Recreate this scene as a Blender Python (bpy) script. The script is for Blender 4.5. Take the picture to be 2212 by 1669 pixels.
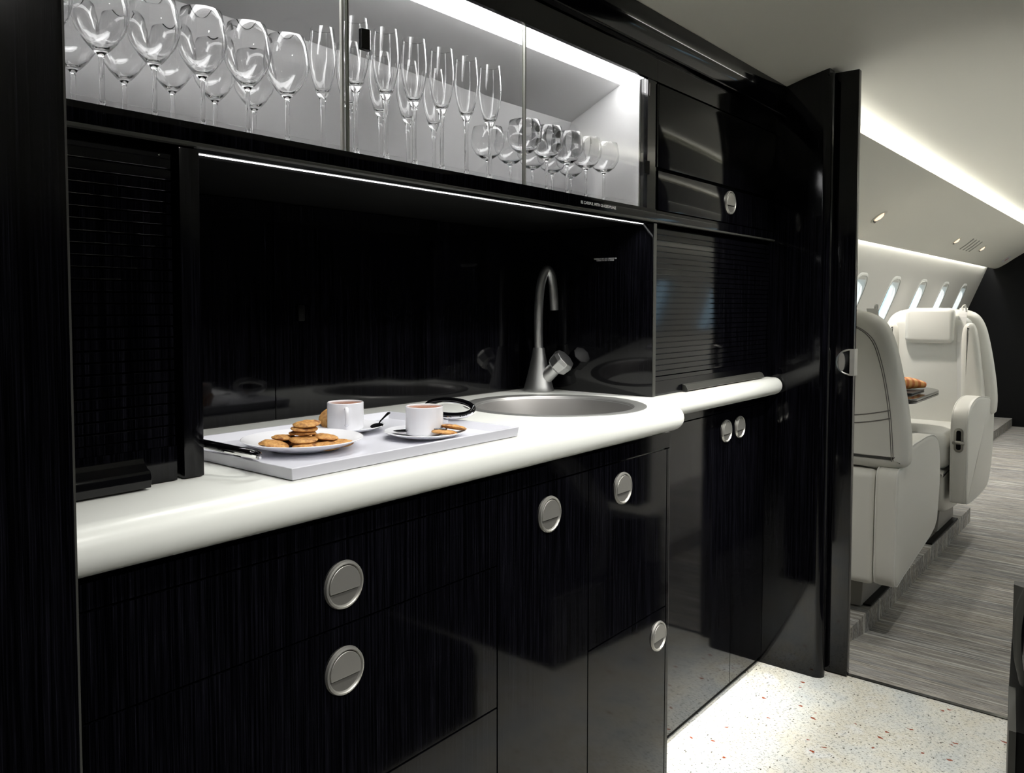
import bpy, bmesh, math, random
from mathutils import Vector, Matrix
random.seed(7)
S = bpy.context.scene
for o in list(bpy.data.objects): bpy.data.objects.remove(o)
COL = S.collection

# ------------------------------------------------------------------ camera
FOC, CX, CY, CAMH = 1745.0, 1070.0, 744.0, 1.12
YAW, PITCH = math.radians(39.829), math.radians(2.7068)
fw = Vector((math.cos(YAW)*math.cos(PITCH), math.sin(YAW)*math.cos(PITCH), -math.sin(PITCH)))
rt = Vector((math.sin(YAW), -math.cos(YAW), 0))
up = rt.cross(fw)
cd = bpy.data.cameras.new('camera'); cam = bpy.data.objects.new('camera', cd); COL.objects.link(cam)
cam.matrix_world = Matrix(((rt.x, up.x, -fw.x, 0), (rt.y, up.y, -fw.y, 0), (rt.z, up.z, -fw.z, CAMH), (0, 0, 0, 1)))
cd.sensor_fit = 'HORIZONTAL'; cd.sensor_width = 36.0; cd.lens = FOC/2212*36
cd.shift_x = (1106-CX)/2212; cd.shift_y = (CY-834.5)/2212
cd.clip_start = 0.02; cd.clip_end = 200
S.camera = cam
# ------------------------------------------------------------------ world, exposure
S.view_settings.view_transform = 'Standard'; S.view_settings.look = 'None'
S.view_settings.gamma = 1; S.view_settings.exposure = 0.0; S.view_settings.use_curve_mapping = False
w = bpy.data.worlds.new('sky'); S.world = w; w.use_nodes = True
nt = w.node_tree; bg = nt.nodes['Background']
tc = nt.nodes.new('ShaderNodeTexCoord'); sx = nt.nodes.new('ShaderNodeSeparateXYZ'); rp = nt.nodes.new('ShaderNodeValToRGB')
nt.links.new(tc.outputs['Generated'], sx.inputs[0]); nt.links.new(sx.outputs['Z'], rp.inputs[0]); nt.links.new(rp.outputs[0], bg.inputs[0])
rp.color_ramp.elements[0].position = 0.0; rp.color_ramp.elements[0].color = (0.58, 0.85, 1, 1)
rp.color_ramp.elements[1].position = 0.35; rp.color_ramp.elements[1].color = (0.35, 0.62, 1, 1)
bg.inputs[1].default_value = 1.5

def light(name, kind, loc, power, color=(1, 1, 1), size=(.1, .1), direction=(0, 0, -1), spread=180, shape='RECTANGLE', spot=60, blend=.5):
    l = bpy.data.lights.new(name, kind); l.energy = power; l.color = color
    if kind == 'AREA':
        l.shape = shape; l.size = size[0]
        if shape in ('RECTANGLE', 'ELLIPSE'): l.size_y = size[1]
        l.spread = math.radians(spread)
    if kind == 'SPOT': l.spot_size = math.radians(spot); l.spot_blend = blend; l.shadow_soft_size = size[0]
    o = bpy.data.objects.new(name, l); COL.objects.link(o); o.location = loc
    o.rotation_euler = Vector(direction).to_track_quat('-Z', 'Y').to_euler(); return o
WARM = (1, .985, .93)
sun = bpy.data.lights.new('sun', 'SUN'); sun.energy = 4.0; sun.angle = math.radians(1.5); sun.color = (1, .97, .92)
so = bpy.data.objects.new('sun', sun); COL.objects.link(so); so.location = (0, 6, 6); so.rotation_euler = Vector((.97, -.10, -.22)).to_track_quat('-Z', 'Y').to_euler()
# long slim fill added across the aisle, no lamp fitting, washing the worktop front
light('worktop_front_fill', 'AREA', (1.25, -.30, 1.60), 4.2, (1, .99, .95), (2.1, .04), (0, .70, -.72), 54)
# light line under the wall cabinet, washing the worktop
light('worktop_light', 'AREA', (1.12, .972, 1.311), 1.9, (1, 1, .97), (1.12, .006), (0, -.12, -1), 130)
# recessed ceiling spots over the galley aisle
for i, (x, y, p) in enumerate([(.62, .20, 1.6), (1.25, .20, 1.6), (1.95, .25, 7.0)]):
    light('galley_downlight', 'AREA', (x, y, 1.845-.356*(y-.47)**2-.012), p, WARM, (.05, .05), (0, .40, -1), 95, 'DISK')
# lamp strip under the narrow ledge, washing the floor at the foot of the far base cabinet
light('ledge_light', 'AREA', (2.0, .926, .8515), 1.25, (1, 1, .96), (.76, .010), (0, -.02, -1), 36)
# cove lights of the cabin, left and right
light('cove_light', 'AREA', (6.0, .955, 1.742), 14, (1, .99, .95), (6.8, .02), (0, -.8, .6), 170)
light('cove_light', 'AREA', (6.0, -.015, 1.742), 7, (1, .99, .95), (6.8, .02), (0, .8, .6), 170)
light('wall_wash_light', 'AREA', (6.0, 1.4085, 1.560), 20, (1, 1, .97), (6.8, .014), (0, .1, -1), 170)
light('wall_wash_light', 'AREA', (6.0, -.4685, 1.560), 12, (1, 1, .97), (6.8, .014), (0, -.1, -1), 170)

# reading lamps in the overhead panel
for x, p in ((4.62, 26), (6.65, 20), (7.68, 20)):
    light('reading_light', 'SPOT', (x, 1.185, 1.565), p, (1, .93, .84), (.02, .02), (.0, -.12, -1), spot=125, blend=.9)
light('reading_light', 'SPOT', (3.45, 1.185, 1.565), 3.5, (1, .93, .84), (.02, .02), (.0, -.15, -1), spot=125, blend=.9)  # added spot brightening the near seat; no lamp in the panel here
light('cabin_aisle_fill', 'AREA', (3.6, .47, 1.83), 1.5, (1, .98, .94), (1.2, .10), (0, 0, -1), 150)  # this and the next: ceiling fills added to brighten the cabin, no fittings
light('cabin_aisle_fill', 'AREA', (6.5, .47, 1.83), 19, (1, .98, .94), (3.0, .10), (0, 0, -1), 150)

# ------------------------------------------------------------------ materials
def M_(name):
    m = bpy.data.materials.new(name); m.use_nodes = True
    return m, m.node_tree, m.node_tree.nodes['Principled BSDF']
def simple(name, col, rough=.5, metal=0, spec=.5, coat=0, coatr=.05, ior=None):
    m, t, b = M_(name); b.inputs['Base Color'].default_value = (*col, 1); b.inputs['Roughness'].default_value = rough
    b.inputs['Metallic'].default_value = metal; b.inputs['Specular IOR Level'].default_value = spec
    b.inputs['Coat Weight'].default_value = coat; b.inputs['Coat Roughness'].default_value = coatr
    if ior: b.inputs['IOR'].default_value = ior
    return m
def N(t, kind, **kw):
    n = t.nodes.new(kind)
    for k, v in kw.items():
        if k in n.inputs: n.inputs[k].default_value = v
        else: setattr(n, k, v)
    return n
def pos(t, scale, rot=None):
    g = N(t, 'ShaderNodeNewGeometry'); mp = N(t, 'ShaderNodeMapping'); mp.inputs['Scale'].default_value = scale
    t.links.new(g.outputs['Position'], mp.inputs[0]); return mp.outputs[0]
def ramp(t, src, stops):
    r = N(t, 'ShaderNodeValToRGB'); e = r.color_ramp.elements
    while len(e) < len(stops): e.new(.5)
    for i, (p, c) in enumerate(stops): e[i].position = p; e[i].color = (*c, 1) if len(c) == 3 else c
    t.links.new(src, r.inputs[0]); return r.outputs[0]
def noise(t, vec, scale=1, detail=2, rough=.5):
    n = N(t, 'ShaderNodeTexNoise'); n.inputs['Scale'].default_value = scale; n.inputs['Detail'].default_value = detail; n.inputs['Roughness'].default_value = rough
    t.links.new(vec, n.inputs['Vector']); return n.outputs['Fac']
def mix(t, fac, a, b, blend='MIX'):
    n = N(t, 'ShaderNodeMix', data_type='RGBA', blend_type=blend)
    for s, v in ((n.inputs['Factor'], fac), (n.inputs['A'], a), (n.inputs['B'], b)):
        if hasattr(v, 'links') or hasattr(v, 'is_linked'): t.links.new(v, s)
        else: s.default_value = v if not isinstance(v, tuple) or len(v) == 4 else (*v, 1)
    return n.outputs['Result']
def bump(t, b, h, strength=.2, dist=.001):
    n = N(t, 'ShaderNodeBump'); n.inputs['Strength'].default_value = strength; n.inputs['Distance'].default_value = dist
    t.links.new(h, n.inputs['Height']); t.links.new(n.outputs[0], b.inputs['Normal'])

def wood(name, rough):
    m, t, b = M_(name)
    f1 = noise(t, pos(t, (330, 330, 3.2)), 1, 3, .65); f2 = noise(t, pos(t, (1300, 1300, 14)), 1, 2, .6)
    c1 = ramp(t, f1, [(.42, (.0010, .0010, .0016)), (.66, (.0078, .0076, .0112))])
    c2 = ramp(t, f2, [(.45, (.35, .35, .35)), (.75, (1.5, 1.5, 1.5))])
    t.links.new(mix(t, 1.0, c1, c2, 'MULTIPLY'), b.inputs['Base Color'])
    b.inputs['Roughness'].default_value = rough; b.inputs['IOR'].default_value = 1.40
    return m
WOOD = wood('black_fineline_veneer', .07); WOODM = wood('black_fineline_veneer_satin', .16)
BLACK = simple('black_gloss', (.002, .002, .0025), .1); BLACKM = simple('black_matt', (.0015, .0015, .0015), .5, spec=.12)
TRIM = simple('dark_edge_trim', (.05, .05, .045), .45, spec=.3)
SOLID = simple('white_solid_surface', (.83, .84, .80), .28)
LINER = simple('white_gloss_liner', (.58, .58, .58), .09)
PORC = simple('white_porcelain', (.80, .80, .84), .12)
TRAYM = simple('white_lacquer_tray', (.66, .66, .72), .25)
NICK = simple('satin_nickel', (.50, .49, .46), .42, .85); NICKD = simple('satin_nickel_recess', (.085, .082, .075), .5, 0)  # darker copy of the nickel carries recess shade for the latch slots
STEEL = simple('brushed_faucet_metal', (.62, .62, .62), .42, 1); SINKM = simple('grey_sink_basin', (.26, .25, .245), .45, .6)
SINKR = simple('grey_sink_rim', (.42, .42, .41), .35, .7)
CHROME = simple('chrome', (.8, .8, .8), .05, 1); SPOON = simple('dark_spoon_steel', (.12, .12, .13), .25, 1)
COFFEE = simple('milky_coffee', (.30, .10, .035), .25)
WHITE_TXT = simple('white_print', (.75, .75, .75), .6)
CREAM = simple('cream_lining', (.62, .60, .52), .5)
WALLM = simple('cream_cabin_wall', (.74, .73, .69), .45)
CEIL = simple('cream_headliner', (.72, .71, .64), .6)
REVEAL = simple('window_reveal_white', (.85, .85, .80), .4)
def leather(name, col):
    m, t, b = M_(name); b.inputs['Base Color'].default_value = (*col, 1); b.inputs['Roughness'].default_value = .42
    v = N(t, 'ShaderNodeTexVoronoi'); v.inputs['Scale'].default_value = 900; t.links.new(pos(t, (1, 1, 1)), v.inputs['Vector'])
    bump(t, b, v.outputs['Distance'], .12, .0006); return m
LEATH = leather('white_leather', (.68, .67, .62)); LEATHC = leather('white_leather_cushion', (.74, .74, .70)); STITCH = simple('grey_stitching', (.16, .15, .14), .7)
PIPE = simple('leather_piping', (.72, .71, .67), .4)
BELT = simple('white_seat_belt', (.7, .7, .68), .7)
DULLM = simple('grey_seat_base', (.22, .21, .19), .5)
LEVER = simple('pewter_lever', (.35, .34, .31), .35, .9)
def emit(name, col, s):
    m, t, b = M_(name); b.inputs['Base Color'].default_value = (*col, 1)
    b.inputs['Emission Color'].default_value = (*col, 1); b.inputs['Emission Strength'].default_value = s; return m
BAND = emit('cabinet_light_panel', (1, 1, 1), 14); LEDM = emit('led_line', (1, 1, 1), 3.0); WARML = emit('reading_lamp_glow', (1, .72, .5), 1.3)
LED2 = emit('downlight_lens', (1, .98, .92), 3)
PLATEM = simple('charcoal_plate', (.012, .012, .013), .3); TABLEM = simple('black_gloss_table', (.02, .02, .018), .08)

def glassmat(name, col=(1, 1, 1)):
    m, t, b = M_(name); b.inputs['Base Color'].default_value = (*col, 1); b.inputs['Roughness'].default_value = 0
    b.inputs['Transmission Weight'].default_value = 1; b.inputs['IOR'].default_value = 1.48; return m
CRYSTAL = glassmat('clear_crystal')
def panemat(name, tint, f=1.0):
    m, t, b = M_(name); t.nodes.remove(b); o = t.nodes['Material Output']
    tr = N(t, 'ShaderNodeBsdfTransparent'); tr.inputs[0].default_value = (*tint, 1)
    gl = N(t, 'ShaderNodeBsdfGlossy'); gl.inputs['Roughness'].default_value = .01
    ge = N(t, 'ShaderNodeNewGeometry'); ma = N(t, 'ShaderNodeMapRange'); ma.inputs['To Min'].default_value = 1.45; ma.inputs['To Max'].default_value = 1/1.45
    t.links.new(ge.outputs['Backfacing'], ma.inputs['Value']); fr = N(t, 'ShaderNodeFresnel'); t.links.new(ma.outputs[0], fr.inputs[0]); mx = N(t, 'ShaderNodeMixShader')
    t.links.new(fr.outputs[0], mx.inputs[0]); t.links.new(tr.outputs[0], mx.inputs[1]); t.links.new(gl.outputs[0], mx.inputs[2]); t.links.new(mx.outputs[0], o.inputs[0]); return m
PANE = panemat('clear_pane', (.985, .985, .985)); PANE_E = simple('pane_edge_greenish', (.20, .21, .17), .2)
WPANE = panemat('cabin_window_pane', (.93, .96, 1))

def granite():
    m, t, b = M_('white_speckled_granite')
    p = pos(t, (1, 1, 1)); base = ramp(t, noise(t, p, 7, 5, .6), [(.34, (.58, .60, .59)), (.50, (.68, .67, .61)), (.60, (.66, .63, .54)), (.70, (.72, .72, .70))])
    s1 = ramp(t, noise(t, pos(t, (240, 110, 150)), 1, 3, .7), [(.36, (.28, .30, .29)), (.46, (1, 1, 1))])
    c = mix(t, 1.0, base, s1, 'MULTIPLY')
    s2 = ramp(t, noise(t, pos(t, (620, 330, 420)), 1, 2, .6), [(.30, (.35, .36, .35)), (.38, (1, 1, 1))])
    c = mix(t, 1.0, c, s2, 'MULTIPLY')
    w2 = ramp(t, noise(t, pos(t, (60, 110, 60)), 1, 3, .7), [(.60, (0, 0, 0)), (.70, (1, 1, 1))])
    c = mix(t, w2, c, (.78, .78, .74))
    v = N(t, 'ShaderNodeTexVoronoi'); v.inputs['Scale'].default_value = 19; v.inputs['Randomness'].default_value = 1
    wn = N(t, 'ShaderNodeTexNoise'); wn.inputs['Scale'].default_value = 38; wn.inputs['Detail'].default_value = 3; t.links.new(pos(t, (1, 1, 1)), wn.inputs['Vector'])
    va = N(t, 'ShaderNodeVectorMath', operation='MULTIPLY_ADD'); va.inputs[1].default_value = (.035, .035, 0); t.links.new(wn.outputs['Color'], va.inputs[0]); t.links.new(pos(t, (1.5, 1, 1)), va.inputs[2]); t.links.new(va.outputs[0], v.inputs['Vector'])
    spot = ramp(t, v.outputs['Distance'], [(.10, (1, 1, 1)), (.15, (0, 0, 0))])
    pick = ramp(t, v.outputs['Color'], [(.42, (0, 0, 0)), (.46, (1, 1, 1))])
    c = mix(t, mix(t, 1.0, spot, pick, 'MULTIPLY'), c, (.26, .055, .022))
    v2 = N(t, 'ShaderNodeTexVoronoi'); v2.inputs['Scale'].default_value = 42; t.links.new(pos(t, (1, 1.7, 1)), v2.inputs['Vector'])
    spot2 = ramp(t, v2.outputs['Distance'], [(.11, (1, 1, 1)), (.17, (0, 0, 0))]); pick2 = ramp(t, v2.outputs['Color'], [(.5, (0, 0, 0)), (.55, (1, 1, 1))])
    c = mix(t, mix(t, 1.0, spot2, pick2, 'MULTIPLY'), c, (.10, .09, .07))
    t.links.new(c, b.inputs['Base Color']); b.inputs['Roughness'].default_value = .22; return m
GRANITE = granite()
def carpet(name, gain=1):
    m, t, b = M_(name)
    f = noise(t, pos(t, (520, 9, 60)), 1, 3, .8); f2 = noise(t, pos(t, (30, .8, 5)), 1, 2, .6); f3 = noise(t, pos(t, (75, 1.6, 8)), 1, 1, .5)
    c = ramp(t, f, [(.36, (.10, .096, .09)), (.50, (.27, .26, .245)), (.64, (.56, .55, .52))])
    c2 = ramp(t, f2, [(.35, (.80, .82, .86)), (.6, (1.10, 1.06, 1.0))])
    c = mix(t, 1.0, c, c2, 'MULTIPLY'); c = mix(t, ramp(t, f3, [(.62, (0, 0, 0)), (.68, (.7, .7, .7))]), c, (.60, .59, .56))
    t.links.new(c, b.inputs['Base Color']); b.inputs['Roughness'].default_value = .95
    b.inputs['Specular IOR Level'].default_value = .1; bump(t, b, f, .4, .003); return m
CARPET = carpet('striped_carpet', 1.25)
def cookiemat():
    m, t, b = M_('baked_cookie')
    g = N(t, 'ShaderNodeTexCoord'); f = noise(t, g.outputs['Object'], 160, 4, .7); f2 = noise(t, g.outputs['Object'], 60, 2, .5)
    c = ramp(t, f, [(.35, (.33, .13, .03)), (.55, (.56, .29, .085)), (.75, (.66, .40, .14))])
    c = mix(t, ramp(t, f2, [(.6, (0, 0, 0)), (.68, (1, 1, 1))]), c, (.20, .07, .02)); t.links.new(c, b.inputs['Base Color'])
    b.inputs['Roughness'].default_value = .65; bump(t, b, f, .6, .0012); return m
COOKIE = cookiemat()
def breadmat():
    m, t, b = M_('toasted_bread'); g = N(t, 'ShaderNodeTexCoord')
    wv = N(t, 'ShaderNodeTexWave'); wv.inputs['Scale'].default_value = 9; wv.inputs['Distortion'].default_value = 2; t.links.new(g.outputs['Object'], wv.inputs['Vector'])
    t.links.new(ramp(t, wv.outputs['Fac'], [(.3, (.62, .17, .035)), (.7, (.80, .40, .13))]), b.inputs['Base Color']); return m
BREAD = breadmat()

# ------------------------------------------------------------------ helpers
WO = {}
def link(o, parent=None):
    COL.objects.link(o)
    if parent is not None: o.parent = parent
    return o
def obj(name, bm, m, parent=None, world=True, smooth=35, bevel=0, segs=2, mats=None):
    """one mesh object; vertices given in world coordinates when world, else local to the parent"""
    off = WO.get(parent.name, Vector()) if parent is not None else Vector()
    if world and parent is not None: bmesh.ops.translate(bm, verts=bm.verts, vec=-off)
    bmesh.ops.recalc_face_normals(bm, faces=bm.faces)
    me = bpy.data.meshes.new(name); bm.to_mesh(me); bm.free()
    for mm in (mats or [m]): me.materials.append(mm)
    if smooth:
        for p in me.polygons: p.use_smooth = True
        me.set_sharp_from_angle(angle=math.radians(smooth))
    o = bpy.data.objects.new(name, me); link(o, parent); WO[o.name] = off if parent is not None else Vector()
    if bevel:
        b = o.modifiers.new('bevel', 'BEVEL'); b.width = bevel; b.segments = segs; b.limit_method = 'ANGLE'; b.angle_limit = math.radians(40); b.harden_normals = True
    return o
def thing(name, label, cat, loc=(0, 0, 0), group=None, rotz=0):
    o = bpy.data.objects.new(name, None); COL.objects.link(o); o.location = loc; o.rotation_euler = (0, 0, rotz); o.empty_display_size = .05
    o['label'] = label; o['category'] = cat
    if group: o['group'] = group
    WO[o.name] = Vector(loc); return o
def tag(o, label, cat, group=None):
    o['label'] = label; o['category'] = cat
    if group: o['group'] = group
    return o
def struct(o): o['kind'] = 'structure'; return o
def base(o, p):
    """put the origin of a one-mesh thing at its base"""
    p = Vector(p); o.data.transform(Matrix.Translation(-p)); o.location = p; WO[o.name] = p; return o
def dup(root, loc, label, rotz=None):
    r = root.copy(); COL.objects.link(r); r.location = loc; r['label'] = label
    if rotz is not None: r.rotation_euler[2] = rotz
    for ch in list(root.children):
        c = ch.copy(); COL.objects.link(c); c.parent = r
        for g in list(ch.children):
            d = g.copy(); COL.objects.link(d); d.parent = c
    return r
def NB(): return bmesh.new()
def box(bm, x0, x1, y0, y1, z0, z1, bev=0, seg=2):
    r = bmesh.ops.create_cube(bm, size=1); vs = r['verts']
    bmesh.ops.scale(bm, vec=(x1-x0, y1-y0, z1-z0), verts=vs); bmesh.ops.translate(bm, vec=((x0+x1)/2, (y0+y1)/2, (z0+z1)/2), verts=vs)
    if bev: bmesh.ops.bevel(bm, geom=list({e for v in vs for e in v.link_edges}), offset=bev, segments=seg, profile=.6, affect='EDGES')
    return bm
def BX(*a, **k): return box(NB(), *a, **k)
def prism(bm, pts, a0, a1, axis):
    """polygon in the plane across axis; pts=(u,v): axis x->(y,z), y->(x,z), z->(x,y)"""
    def P(u, v, a): return {'x': (a, u, v), 'y': (u, a, v), 'z': (u, v, a)}[axis]
    A = [bm.verts.new(P(u, v, a0)) for u, v in pts]; B = [bm.verts.new(P(u, v, a1)) for u, v in pts]; n = len(pts)
    bm.faces.new(A); bm.faces.new(B[::-1])
    for i in range(n): bm.faces.new((A[i], A[(i+1) % n], B[(i+1) % n], B[i]))
    return bm
def PR(*a): return prism(NB(), *a)
def lathe(bm, prof, c=(0, 0, 0), segs=40, axis='z', a0=0, a1=2*math.pi, sy=1):
    rings = []; full = abs(a1-a0-2*math.pi) < 1e-6; n = segs if full else segs+1
    for r, z in prof:
        if r < 1e-7: v = [(0, 0, z)]
        else: v = [(r*math.cos(a0+(a1-a0)*i/segs), sy*r*math.sin(a0+(a1-a0)*i/segs), z) for i in range(n)]
        if axis == 'y': v = [(x, z_, -y) for x, y, z_ in v]      # axis of turning along +y
        if axis == 'x': v = [(z_, x, y) for x, y, z_ in v]
        rings.append([bm.verts.new(Vector(c)+Vector(q)) for q in v])
    for A, B in zip(rings, rings[1:]):
        m_ = segs
        for i in range(m_):
            j = (i+1) % n if full else i+1
            if len(A) == 1 and len(B) == 1: continue
            if len(A) == 1: bm.faces.new((A[0], B[i], B[j]))
            elif len(B) == 1: bm.faces.new((A[i], A[j], B[0]))
            else: bm.faces.new((A[i], A[j], B[j], B[i]))
    return bm
def tube(bm, pts, r, segs=10, closed=False, flat=1.0, caps=True):
    pts = [Vector(p) for p in pts]; n = len(pts); rings = []; nrm = None
    for i, p in enumerate(pts):
        if closed: d = pts[(i+1) % n]-pts[i-1]
        else: d = pts[min(i+1, n-1)]-pts[max(i-1, 0)]
        d.normalize()
        if nrm is None: nrm = d.orthogonal().normalized() if abs(d.z) > .9 else d.cross(Vector((0, 0, 1))).normalized()
        nrm = (nrm-d*nrm.dot(d)).normalized(); bn = d.cross(nrm)
        rr = r[i] if isinstance(r, (list, tuple)) else r
        rings.append([bm.verts.new(p+(nrm*math.cos(2*math.pi*k/segs)+bn*flat*math.sin(2*math.pi*k/segs))*rr) for k in range(segs)])
    m_ = n if closed else n-1
    for i in range(m_):
        A, B = rings[i], rings[(i+1) % n]
        for k in range(segs): bm.faces.new((A[k], A[(k+1) % segs], B[(k+1) % segs], B[k]))
    if caps and not closed: bm.faces.new(rings[0][::-1]); bm.faces.new(rings[-1])
    return bm
def catmull(P, k=6, closed=False):
    P = [Vector(p) for p in P]; n = len(P); out = []
    for i in range(n if closed else n-1):
        g = (lambda j: P[j % n]) if closed else (lambda j: P[max(0, min(n-1, j))])
        a, b, c, d = g(i-1), g(i), g(i+1), g(i+2)
        for s in range(k):
            t_ = s/k; out.append(.5*((2*b)+(c-a)*t_+(2*a-5*b+4*c-d)*t_**2+(3*b-a-3*c+d)*t_**3))
    if not closed: out.append(P[-1])
    return out
def cm2(P, k=6, closed=True): return [(v.x, v.y) for v in catmull([(a, b, 0) for a, b in P], k, closed)]
def pillow(bm, pts, a0, a1, axis, r, n=4):
    """a prism with generously rounded rims: rings of the outline shrunk towards its centre near both ends"""
    cu = sum(p[0] for p in pts)/len(pts); cv = sum(p[1] for p in pts)/len(pts); L = len(pts)
    def inset(d):
        out = []
        for i in range(L):
            p0, p1, p2 = Vector(pts[i-1]), Vector(pts[i]), Vector(pts[(i+1) % L])
            e = (p2-p0).normalized(); nn = Vector((-e.y, e.x))
            if nn.dot(p1-Vector((cu, cv))) > 0: nn = -nn
            out.append(p1+nn*d)
        return out
    def P(u, v, a): return {'x': (a, u, v), 'y': (u, a, v), 'z': (u, v, a)}[axis]
    rings = []
    for i in range(n+1):
        t_ = math.pi/2*i/n; rings.append((r*(1-math.sin(t_)), a0+r*(1-math.cos(t_))))
    for i in range(n, -1, -1):
        t_ = math.pi/2*i/n; rings.append((r*(1-math.sin(t_)), a1-r*(1-math.cos(t_))))
    R = []
    for d, a in rings: R.append([bm.verts.new(P(q.x, q.y, a)) for q in inset(d)])
    for A, B in zip(R, R[1:]):
        for i in range(L): bm.faces.new((A[i], A[(i+1) % L], B[(i+1) % L], B[i]))
    bm.faces.new(R[0]); bm.faces.new(R[-1][::-1]); return bm
def rrect(u0, u1, v0, v1, r, n=5):
    out = []
    for cu, cv, a in ((u1-r, v1-r, 0), (u0+r, v1-r, 90), (u0+r, v0+r, 180), (u1-r, v0+r, 270)):
        for i in range(n+1):
            t_ = math.radians(a+90*i/n); out.append((cu+r*math.cos(t_), cv+r*math.sin(t_)))
    return out

# ------------------------------------------------------------------ setting: floors, ceiling, walls
def ceilz(y): return 1.847-.356*(y-.47)**2
ZC = .905                                                        # worktop height
struct(obj('floor', BX(-.9, 2.531, -.5, 1.4, -.05, 0), GRANITE, smooth=0))
bm = NB()                                                        # aisle: a short ramp down from the threshold, then the low aisle
prism(bm, [(2.545, 0), (2.60, 0), (3.15, -.08), (9.5, -.08), (9.5, -.15), (2.545, -.15)], .82, .12, 'y')
prism(bm, [(2.545, .82), (5.12, .82), (5.12, 1.18), (9.5, 1.18), (9.5, 1.75), (2.545, 1.75)], -.149, 0, 'z')
box(bm, 5.12, 9.5, .82, 1.18, -.15, -.08); box(bm, 2.545, 9.5, -.85, .12, -.149, 0)
struct(obj('floor', bm, CARPET, smooth=0))
struct(obj('trim_1', BX(2.531, 2.545, .302, 1.2, -.05, .003), BLACK, smooth=0))
def sheet(bm, prof, x0, x1, th, flip=1):
    """a curved sheet with thickness, profile in (y,z)"""
    P = [Vector(p) for p in prof]; off = []
    for i, p in enumerate(P):
        d = (P[min(i+1, len(P)-1)]-P[max(i-1, 0)]).normalized(); off.append(p+Vector((-d.y, d.x))*th*flip)
    A = [bm.verts.new((x0, *p)) for p in P]; B = [bm.verts.new((x1, *p)) for p in P]
    A2 = [bm.verts.new((x0, *p)) for p in off]; B2 = [bm.verts.new((x1, *p)) for p in off]
    for i in range(len(P)-1):
        bm.faces.new((A[i], A[i+1], B[i+1], B[i])); bm.faces.new((A2[i], B2[i], B2[i+1], A2[i+1]))
        bm.faces.new((A[i], A2[i], A2[i+1], A[i+1])); bm.faces.new((B[i], B[i+1], B2[i+1], B2[i]))
    bm.faces.new((A[0], B[0], B2[0], A2[0])); bm.faces.new((A[-1], A2[-1], B2[-1], B[-1])); return bm
ys = [-.5+i*.05 for i in range(39)]
cp = [(y, ceilz(y)) for y in ys]
struct(obj('ceiling', sheet(NB(), [(y, z) for y, z in cp if y < 1.5], -.9, 2.56, .03), CEIL))
cc = [(-.09, 1.795), (-.02, 1.808), (.06, 1.805)]+[(y, ceilz(y)) for y in [.12+.05*i for i in range(15)]]+[(.88, 1.805), (.96, 1.808), (1.03, 1.795)]
struct(obj('ceiling', sheet(NB(), cc, 2.56, 9.55, .03), CEIL))
# outer shell of the galley
struct(obj('wall_left', BX(-.9, 2.45, 1.40, 1.43, -.05, 1.75), BLACKM, smooth=0))
struct(obj('wall_right', BX(-.9, 2.56, -.53, -.5, -.05, 1.75), BLACKM, smooth=0))
struct(obj('wall_partition', PR([(.255, .42), (.262, .8), (.262, 1.3), (.24, 1.60), (.16, 1.80), (-.5, 1.80), (-.5, .42)], 2.46, 2.55, 'x'), WOODM, bevel=.006))
struct(obj('wall_back', BX(-.93, -.9, -.53, 1.43, -.05, 1.85), WOODM, smooth=0))
struct(obj('wall_front', BX(9.5, 9.53, -.85, 1.75, -.15, 1.85), simple('dark_far_bulkhead', (.0025, .0025, .003), .5, spec=.15), smooth=0))

# galley bulkhead with its rounded post, cabin side lining, pocket door and the right hand jamb
pl = [(2.453, 1.39), (2.453, .795)]+[(2.478+.025*math.cos(a), .795+.025*math.sin(a)) for a in [math.pi+math.pi*i/10 for i in range(11)]][1:]+[(2.503, 1.39)]
struct(obj('wall_partition', PR(pl, 0.0, 1.80, 'z'), WOOD))
bm = NB(); box(bm, 2.455, 2.50, .78, .96, 1.79, 1.845, .004)
struct(obj('trim_2', bm, WOOD))
struct(obj('wall_partition', BX(2.56, 2.58, .80, 1.75, 0, 1.84), WALLM, smooth=0))
dr = thing('door_1', 'black veneered sliding pocket door standing open beside the galley bulkhead', 'door', (2.53, .74, 0)); dr['kind'] = 'structure'
obj('door_panel', BX(2.517, 2.541, .716, 1.25, .004, 1.812, bev=.002), WOOD, dr)
lt = lathe(NB(), [(.0395, -.004), (.0395, .0005), (.0365, .0025), (.0345, .0005), (.0345, -.008), (0, -.008)], (0, 0, 0), 32, 'z', math.pi/2, 3*math.pi/2)
bmesh.ops.rotate(lt, verts=lt.verts, cent=(0, 0, 0), matrix=Matrix(((0, 0, -1), (-1, 0, 0), (0, 1, 0))).to_3x3())
bmesh.ops.rotate(lt, verts=lt.verts, cent=(0, 0, 0), matrix=Matrix.Rotation(0, 3, 'X'))
bmesh.ops.translate(lt, verts=lt.verts, vec=(2.5155, .726, .954))
lo = obj('door_latch', lt, NICK, dr)
bm = NB(); prism(bm, [(.7255, .9145), (.7255, .9935), (.712, .9935), (.712, .9145)], 2.5125, 2.543, 'x')
obj('latch_plate', bm, NICK, lo)
thumb = [(.748-.009*math.cos(math.radians(d)), .954+.027*math.sin(math.radians(d))) for d in range(-90, 91, 15)]+[(.748+.010*math.cos(math.radians(d)), .954+.027*math.sin(math.radians(d))) for d in range(75, -90, -15)]
obj('thumb_turn', PR(thumb, 2.5118, 2.519, 'x'), NICK, lo)

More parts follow.
